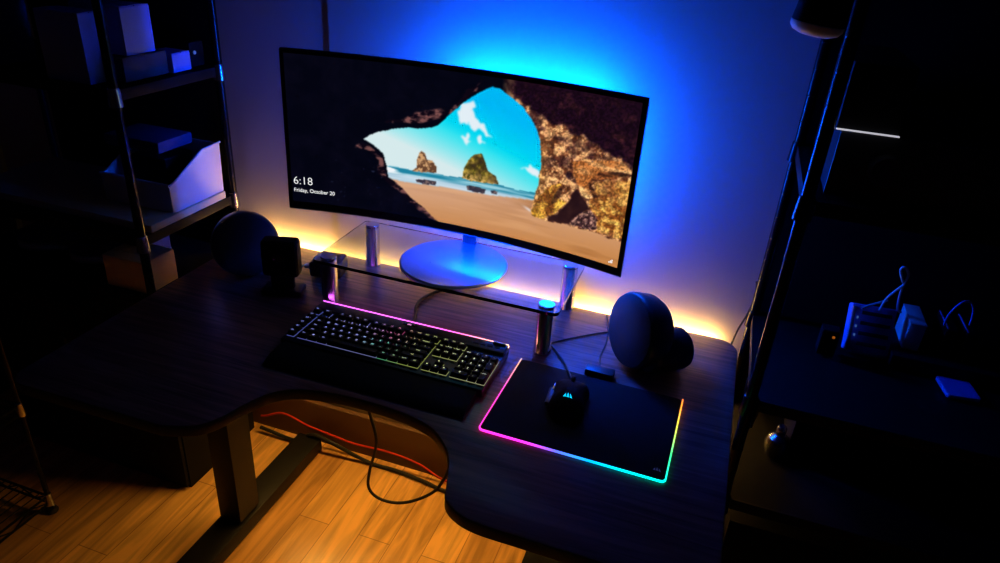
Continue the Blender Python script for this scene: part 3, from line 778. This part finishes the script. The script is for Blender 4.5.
# ------------------------------------------------------------------ wire racks
def rack(name, label, x0, x1, y0, y1, levels, top_z, sleeves, z0=0.0, pr=.0105, solid=True):
    r = thing(name, label, 'shelving rack', ((x0+x1)/2, (y0+y1)/2, z0))
    for px in (x0, x1):
        for py in (y0, y1):
            p = MB().cyl((px, py, z0+.012), (px, py, top_z), pr, n=18)
            for k in range(int((top_z-z0)/.05)):     # rolled grooves
                p.lathe([(pr, 0), (pr+.0006, .0015), (pr, .003)], Matrix.Translation((px, py, z0+.03+k*.05)), 18)
            post = p.build('post', BLKMETAL, r, world=True)
            MB().lathe([(0, 0), (.016, 0), (.017, .004), (.012, .014), (0, .014)], Matrix.Translation((px, py, z0)), 18).build('foot', RUBBER, post, world=True)
    if solid: MB().box(((x0+x1)/2, y1+.014, (z0+top_z)/2+.02), (x1-x0-.02, .004, top_z-z0-.06), .001).build('shade_panel', MATTE, r, world=True)  # added sheet that darkens the wall seen behind the rack
    for z in levels:
        s_ = MB()
        if solid:
            s_.box(((x0+x1)/2, (y0+y1)/2, z-.003), (x1-x0-.002, y1-y0-.002, .006), .001)
            for py in (y0, y1): s_.box(((x0+x1)/2, py, z-.012), (x1-x0-.03, .006, .024), .001)
            for px in (x0, x1): s_.box((px, (y0+y1)/2, z-.012), (.006, y1-y0-.03, .024), .001)
        else:
            for py in (y0, y1):
                for dz in (-.004, -.030): s_.tube([(x0, py, z+dz), (x1, py, z+dz)], .0035, 6, 1)
                nz_ = int((x1-x0)/.05)
                s_.tube([(x0+(x1-x0)*k/nz_, py, z-(.004 if k % 2 else .030)) for k in range(nz_+1)], .0022, 5, 1)
            for px in (x0, x1):
                for dz in (-.004, -.030): s_.tube([(px, y0, z+dz), (px, y1, z+dz)], .0035, 6, 1)
                nz_ = max(4, int((y1-y0)/.05))
                s_.tube([(px, y0+(y1-y0)*k/nz_, z-(.004 if k % 2 else .030)) for k in range(nz_+1)], .0022, 5, 1)
            nw = int((x1-x0)/.024)
            for k in range(1, nw): s_.tube([(x0+(x1-x0)*k/nw, y0, z-.002), (x0+(x1-x0)*k/nw, y1, z-.002)], .0018, 5, 1)
            for k in (1, 2): s_.tube([(x0, y0+(y1-y0)*k/3, z-.005), (x1, y0+(y1-y0)*k/3, z-.005)], .003, 6, 1)
        sh = s_.build('shelf' if solid else 'wire_shelf', WIRE, r, world=True)
        for px in (x0, x1):
            for py in (y0, y1):
                MB().lathe([(pr+.0005, -.036), (pr+.005, -.034), (pr+.0025, .004), (pr+.0005, .006)], Matrix.Translation((px, py, z)), 18).build('sleeve', sleeves, sh, world=True)
    return r
LX, RX = -.892, .502
rackL = rack('storage_rack', 'tall black rack on a low cabinet left of the desk', -1.52, LX, -.375, -.04, (.66, .825, 1.17, 1.52), 1.85, ZINC, z0=.6005)
rackR = rack('storage_rack', 'tall black rack standing right of the desk against the wall', RX, 1.42, -.395, -.05, (.12, .555, .797, 1.185, 1.52), 1.85, BLKMETAL)
rackC = rack('wire_rack', 'low black wire cart on the floor at the left edge of the room', -1.68, -1.205, -1.0, -.557, (.06, .37), .62, ZINC, pr=.0065, solid=False)
# added board; its tan carries the strip's gold light on the shelf edge
tag(MB().box((-1.19, -.208, .8355), (.60, .27, .019), .001).build('lit_edge_board', MANILA, loc=(-1.19, -.208, .826)), 'tan board standing in for the gold-lit shelf edge under the milky bin', 'board')
cab = thing('base_cabinet', 'low black cabinet on the floor under the left rack', 'cabinet', (-1.22, -.2, 0))
MB().box((-1.22, -.19, .285), (.606, .30, .57), .003).build('body', MATTE, cab, world=True)
MB().box((-1.205, -.21, .585), (.68, .39, .03), .003).build('top', MATTE, cab, world=True)
for dx in (-1.371, -1.069):
    dr = MB().box((dx, -.346, .285), (.296, .012, .55), .002).build('door', MATTE, cab, world=True)
    MB().box((dx+(.12 if dx < -1.2 else -.12), -.356, .40), (.010, .010, .09), .003).build('handle', ZINC, dr, world=True)
MB().lathe([(0, 0), (.004, 0), (.003, .002), (0, .0025)], Matrix.Translation((-1.42, -.352, .19)) @ Matrix.Rotation(PI/2, 4, 'X'), 14).build('status_light', REDLED, cab, world=True)

# ------------------------------------------------------------------ things on the left rack
binr = thing('storage_bin', 'milky white open-front storage bin on the left rack, beside the monitor', 'storage bin', (-1.0, -.168, .846))
side = [(-.092, .005), (-.085, .0), (.095, .0), (.100, .134), (.03, .130), (-.078, .075), (-.095, .07)]
MX = Matrix(((0, 0, 1, 0), (1, 0, 0, 0), (0, 1, 0, 0), (0, 0, 0, 1)))
mb = MB()
for xa in (-.105, .101): mb.prism(side, xa, xa+.004, MX)
mb.box((0, .096, .066), (.20, .004, .130)).box((0, .004, .003), (.206, .176, .005)).box((0, -.091, .036), (.206, .004, .07))
mb.build('bin_body', FROST, binr)
MB().tube([(-.105, -.095, .072), (.107, -.095, .072)], .004, 8, 1).tube([(.107, -.095, .072), (.107, -.078, .077), (.107, .03, .131), (.107, .100, .134)], .003, 8, 1).build('bin_rim', FROST, binr)
tag(MB().box((-1.01, -.15, .905), (.11, .10, .106), .008).build('black_case', MATTE, loc=(-1.01, -.15, .852)), 'black case lying inside the milky storage bin', 'case')
tag(MB().box((-1.02, -.175, .998), (.17, .12, .03), .008).build('folded_cloth', DARKBLUE, loc=(-1.02, -.175, .983)), 'folded dark blue cloth lying on top of the milky bin', 'cloth')

def carton(name, label, c, s_, m_, rz=0.0, tape=None, group=None):
    r = thing(name, label, 'box', (c[0], c[1], c[2]), rz, group)
    MB().box((0, 0, s_[2]/2), s_, .002).build('carton', m_, r)
    lid = MB().box((0, s_[1]/4+.0003, s_[2]+.0012), (s_[0]-.002, s_[1]/2-.002, .002)).box((0, -s_[1]/4-.0003, s_[2]+.0012), (s_[0]-.002, s_[1]/2-.002, .002))
    lid.build('lid_flaps', m_, r)
    MB().box((0, 0, s_[2]+.0026), (s_[0]-.004, .03, .0008)).build('tape', tape or PALE, r)
    return r
carton('carton', 'low manila box on the left rack just below the milky bin', (-.975, -.315, .664), (.13, .10, .082), MANILA, tape=MANILA)
carton('carton', 'flat dark box under the blue-lit box on the upper left rack', (-1.0, -.255, 1.174), (.18, .13, .05), DARKCARD, tape=DARKCARD)
carton('carton', 'blue-lit upright box on the upper left rack, nearest the monitor', (-.985, -.258, 1.2275), (.14, .085, .10), BLUELIT, tape=BLUELIT)
carton('carton', 'small blue-lit box on the upper left rack, low beside the blue-lit upright box', (-.935, -.155, 1.174), (.07, .06, .042), BLUELIT, tape=BLUELIT)
carton('carton', 'dim blue-lit box just behind the front post of the upper left rack', (-1.02, -.337, 1.171), (.12, .062, .145), BLUELIT, tape=BLUELIT)
carton('carton', 'dark grey box at the far left of the upper left rack', (-1.33, -.29, 1.174), (.15, .10, .15), DARKCARD, tape=DARKCARD)

def shoe(label, loc, rz):
    r = thing('shoe', label, 'shoe', loc, rz, 'pair of shoes on the left rack')
    L_ = .125
    def ring(f, z0, z1, grow):
        y = -L_+2*L_*f; wd = (.030+.012*math.sin(PI*min(1, f*1.05))**.6)*(1-abs(2*f-1)**6)+.004+grow
        pts = []
        for q in range(16):
            a = 2*PI*q/16; pts.append((wd*math.cos(a), y, (z0+z1)/2+(z1-z0)/2*math.copysign(abs(math.sin(a))**.6, math.sin(a))))
        return pts
    MB().grid([ring(k/20, .0, .028, .003) for k in range(21)], True).build('sole', PALE, r)
    MB().grid([ring(k/20, .020, .045+.05*min(1, (k/20)**1.2*1.6)*(1 if k < 19 else .9), 0) for k in range(21)], True).build('upper', DARKBLUE, r)
    lc = MB()
    for k in range(4): lc.tube([(-.018, -.04+k*.022, .070+k*.009), (0, -.04+k*.022, .078+k*.009), (.018, -.04+k*.022, .070+k*.009)], .0025, 6, 4)
    lc.build('laces', PALE, r)
    return r
s0 = shoe('dark blue pale-soled shoe on the left rack, the one nearer the manila box', (-1.12, -.235, .664), math.radians(-58))
copy_thing(s0, (-1.30, -.235, .664), math.radians(-58), 'dark blue pale-soled shoe on the left rack, the one farther from the manila box')
def jar(name, label, c, m_, led):
    r = thing(name, label, 'gadget', c)
    MB().box((0, 0, .03), (.07, .05, .06), .006).build('body', m_, r)
    MB().lathe([(0, 0), (.0045, 0), (.004, .002), (0, .0026)], Matrix.Translation((.0352, -.01, .035)) @ Matrix.Rotation(PI/2, 4, 'Y'), 14).build('status_light', led, r)
    return r
jar('small_gadget', 'small black gadget with a tiny blue light on the upper left rack shelf end', (-.945, -.088, 1.174), MATTE, BLUEDOT)
carton('light_blocker_box', 'large black box added to block light on the lowest shelf of the right rack', (.70, -.22, .124), (.34, .28, .34), MATTE, tape=MATTE)  # unseen box, added to hide the lit baseboard and stop under-desk light
carton('light_blocker_box', 'long black box added to cover the lit wall on the low shelf of the right rack, behind the metal bottle', (.82, -.15, .559), (.40, .15, .16), MATTE, tape=MATTE)  # unseen box, added to cover the warm-lit wall between the shelves

# ------------------------------------------------------------------ things on the right rack
rc = thing('av_receiver', 'wide black receiver on the upper shelf of the right rack', 'receiver', (.80, -.22, 1.187))
MB().box((0, 0, .056), (.55, .30, .102), .004).build('chassis', MATTE, rc)
MB().box((0, -.153, .056), (.55, .006, .102), .002).build('front_panel', PLASTIC, rc)
for kx in (-.2, .2): MB().lathe([(0, 0), (.024, 0), (.024, .014), (.021, .017), (0, .017)], Matrix.Translation((kx, -.156, .058)) @ Matrix.Rotation(PI/2, 4, 'X'), 30).build('knob', PLASTIC, rc)
for kx in (-.24, .24):
    for ky in (-.12, .12): MB().cyl((kx, ky, -.001), (kx, ky, .006), .015).build('foot', RUBBER, rc)
ub = thing('black_box_device', 'small black boxed device with a white highlight painted on its front lip, on top of the receiver', 'device', (.560, -.27, 1.2945))
MB().box((0, 0, .052), (.088, .22, .10), .004).build('body', MATTE, ub)
MB().box((0, -.113, .0035), (.088, .006, .0017), .0006).build('front_lip', LIPSHINE, ub)  # thin glowing strip stands in for light catching the lip
cl = thing('clip_lamp', 'dark clip lamp with a pale rim at the top of the right rack', 'lamp', (.449, -.42, 1.400))
lm = Matrix.Translation((0, -.0, .036)) @ Matrix.Rotation(math.radians(6), 4, 'Y')
MB().lathe([(.030, 0), (.034, .004), (.036, .012), (.034, .04), (.026, .07), (.014, .09), (0, .095)], lm, 36).build('lamp_shade', MATTE, cl)
MB().lathe([(0, -.006), (.020, -.006), (.031, -.002), (.036, .004), (.0365, .010), (.034, .012)], lm, 36).build('pale_rim', PALE, cl)
MB().tube([(.0, 0, .13), (.02, .01, .16), (.036, .02, .17), (.039, .025, .155)], .005, 8, 6).build('arm', MATTE, cl)
MB().box((.039, .025, .14), (.03, .032, .05), .004).build('clip', MATTE, cl)

hub = thing('charging_hub', 'blue-lit upright charging hub with a column of ports on the right rack', 'hub', (.716, -.150, .808), math.radians(4))
hub.rotation_euler[0] = math.radians(-24)
MB().box((0, 0, .049), (.084, .03, .096), .004).build('housing', BLUELIT, hub)
for k in range(4): MB().box((.006, -.0157, .018+k*.021), (.056, .0014, .0075), .0004).build('port_panel', DARKCARD, hub)
MB().box((-.0375, -.0160, .049), (.006, .0018, .086), .0006).build('light_column', PALE, hub)
for k in range(3): MB().box((-.029, -.0160, .034+k*.018), (.003, .0018, .005), .0004).build('status_light', BLUEDOT, hub)
tag(MB().tube([(.690, -.130, .896), (.71, -.12, .905), (.735, -.11, .915)], .0022, 8, 6).build('white_cable', PALECABLE, loc=(.69, -.130, .896)), 'short white cable lying across the top of the charging hub', 'cable')
tag(MB().tube([(.722, -.13, .90), (.724, -.14, .93), (.732, -.15, .955), (.742, -.15, .972), (.738, -.15, .978), (.728, -.15, 1.0), (.735, -.15, 1.006), (.744, -.15, .992), (.742, -.15, .972), (.745, -.14, .94), (.758, -.11, .90), (.768, -.10, .89)], .0024, 8, 6).build('white_cable', PALECABLE, loc=(.722, -.13, .90)), 'looping white cable rising behind the charging hub on the right rack', 'cable')
tag(MB().box((.875, -.11, .816), (.23, .13, .028), .004).build('dark_tray', MATTE, loc=(.875, -.11, .802)), 'long dark tray on the right rack under the pale box', 'tray')
wb = thing('pale_box', 'small pale box with a bright blue lit side standing on the dark tray', 'box', (.795, -.098, .8305))
MB().box((0, 0, .029), (.03, .088, .057), .002).build('carton', PALE, wb)
MB().box((0, 0, .0585), (.031, .089, .003), .001).build('lid', PALE, wb)
def slab(label, loc):
    r = thing('dark_gadget', label, 'gadget', loc)
    MB().box((0, 0, .031), (.022, .085, .062), .004).build('body', MATTE, r)
    MB().box((-.0085, 0, .0625), (.003, .08, .0015), .0005).build('edge_highlight', BLUELIT, r)  # blue strip painted for the light caught along the top edge
    return r
d0 = slab('dark slab gadget on the tray, next to the pale box', (.855, -.10, .8305))
copy_thing(d0, (.890, -.10, .8305), 0, 'dark slab gadget on the tray, farther from the pale box')
tag(MB().tube([(.842, -.125, .893), (.838, -.14, .925), (.85, -.14, .952), (.868, -.13, .952), (.882, -.12, .93), (.889, -.11, .896)], .002, 8, 6).build('blue_lit_cable', BLUELIT, loc=(.842, -.125, .893)), 'thin blue-lit cable arching over the two dark slab gadgets', 'cable')
ph = thing('phone', 'dark phone lying flat on the right rack in front of the tray', 'phone', (.878, -.206, .7985), math.radians(8))
MB().prism(rr(.060, .066, .006), .001, .009, bev=.0015).build('body', BLUELIT, ph)
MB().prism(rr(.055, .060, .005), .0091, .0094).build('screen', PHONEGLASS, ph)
ol = thing('small_gadget', 'tiny gadget with an orange light left of the charging hub', 'gadget', (.640, -.17, .8))
MB().box((0, 0, .03), (.035, .03, .058), .005).build('body', MATTE, ol)
MB().lathe([(0, 0), (.003, 0), (.0025, .0015), (0, .002)], Matrix.Translation((.006, -.0152, .046)) @ Matrix.Rotation(PI/2, 4, 'X'), 14).build('status_light', ORANGELED, ol)
bt = thing('metal_bottle', 'small shiny metal bottle on the low shelf of the right rack', 'bottle', (.600, -.215, .5565))
MB().lathe([(0, 0), (.024, 0), (.026, .003), (.026, .03), (.022, .042), (.011, .05), (.0, .05)], None, 30).build('body', ZINC, bt)
MB().lathe([(.0, .05), (.010, .05), (.0105, .054), (.0105, .068), (.008, .072), (0, .073)], None, 24).build('cap', ZINC, bt)
cb = thing('cable_coil', 'coil of dark cable hanging just inside the left side of the right rack', 'cable', (.520, -.26, .70))
pts = [(.012*math.sin(t_*.7), .05*math.cos(t_), .05*math.sin(t_)-.0) for t_ in [k*2*PI/12 for k in range(38)]]
MB().tube(pts, .0026, 8, 2).build('coil', RUBBER, cb)
MB().box((0, 0, .052), (.03, .010, .016), .003).build('cable_tie', ZINC, cb)
rp = MB().tube([(.47, -.03, .66), (.475, -.04, .73), (.488, -.05, .79), (.497, -.028, .83), (.492, -.02, .86)], .0022, 8, 6)
tag(rp.build('thin_cable', RUBBER, loc=(.47, -.03, .66)), 'thin dark cable rising between the desk corner and right rack', 'cable')

# ------------------------------------------------------------------ under the desk
red = [(-.893, -.030, .05), (-.87, -.034, .06), (-.80, -.036, .092), (-.709, -.036, .070), (-.62, -.034, .058), (-.548, -.034, .051), (-.425, -.036, .060), (-.323, -.034, .045), (-.25, -.034, .014), (-.15, -.034, .006), (.1, -.04, .006)]
tag(MB().tube(red, .0036, 8, 6).build('red_cable', REDC, loc=(-.893, -.03, .05)), 'red cable sagging along the baseboard under the desk', 'cable')
blk = [(-.885, -.05, .02), (-.85, -.052, .018), (-.75, -.054, .012), (-.688, -.056, .058), (-.62, -.056, .050), (-.49, -.05, .008), (-.398, -.05, .008), (-.30, -.058, .007), (-.233, -.07, .007), (-.1, -.08, .007), (.1, -.07, .007)]
tag(MB().tube(blk, .0062, 8, 6).build('black_cable', RUBBER, loc=(-.885, -.05, .02)), 'thick black cable lying on the floor below the red cable', 'cable')
loop = [(-.30, -.33, .665), (-.325, -.35, .56), (-.316, -.35, .49), (-.298, -.35, .412), (-.300, -.35, .363), (-.317, -.35, .292), (-.322, -.35, .235), (-.300, -.35, .208), (-.255, -.35, .206), (-.205, -.35, .228), (-.151, -.35, .274), (-.122, -.35, .320), (-.09, -.35, .42), (-.06, -.34, .56), (-.05, -.33, .64)]
tag(MB().tube(loop, .0040, 8, 6).build('hanging_cable', RUBBER, loc=(-.30, -.33, .665)), 'black cable hanging in a loop below the desk cutout', 'cable')
tw = thing('computer_tower', 'black computer tower on the floor under the right wing of the desk', 'computer', (.192, -.31, 0))
MB().box((0, 0, .19), (.105, .50, .36), .006).build('case', MATTE, tw)  # case deepened towards the wall to block the under-desk light
MB().box((0, -.252, .19), (.10, .006, .35), .002).build('front_panel', GLOSS, tw)
for sx in (-.04, .04):
    for sy in (-.16, .16): MB().cyl((sx, sy, 0), (sx, sy, .011), .009).build('foot', RUBBER, tw)
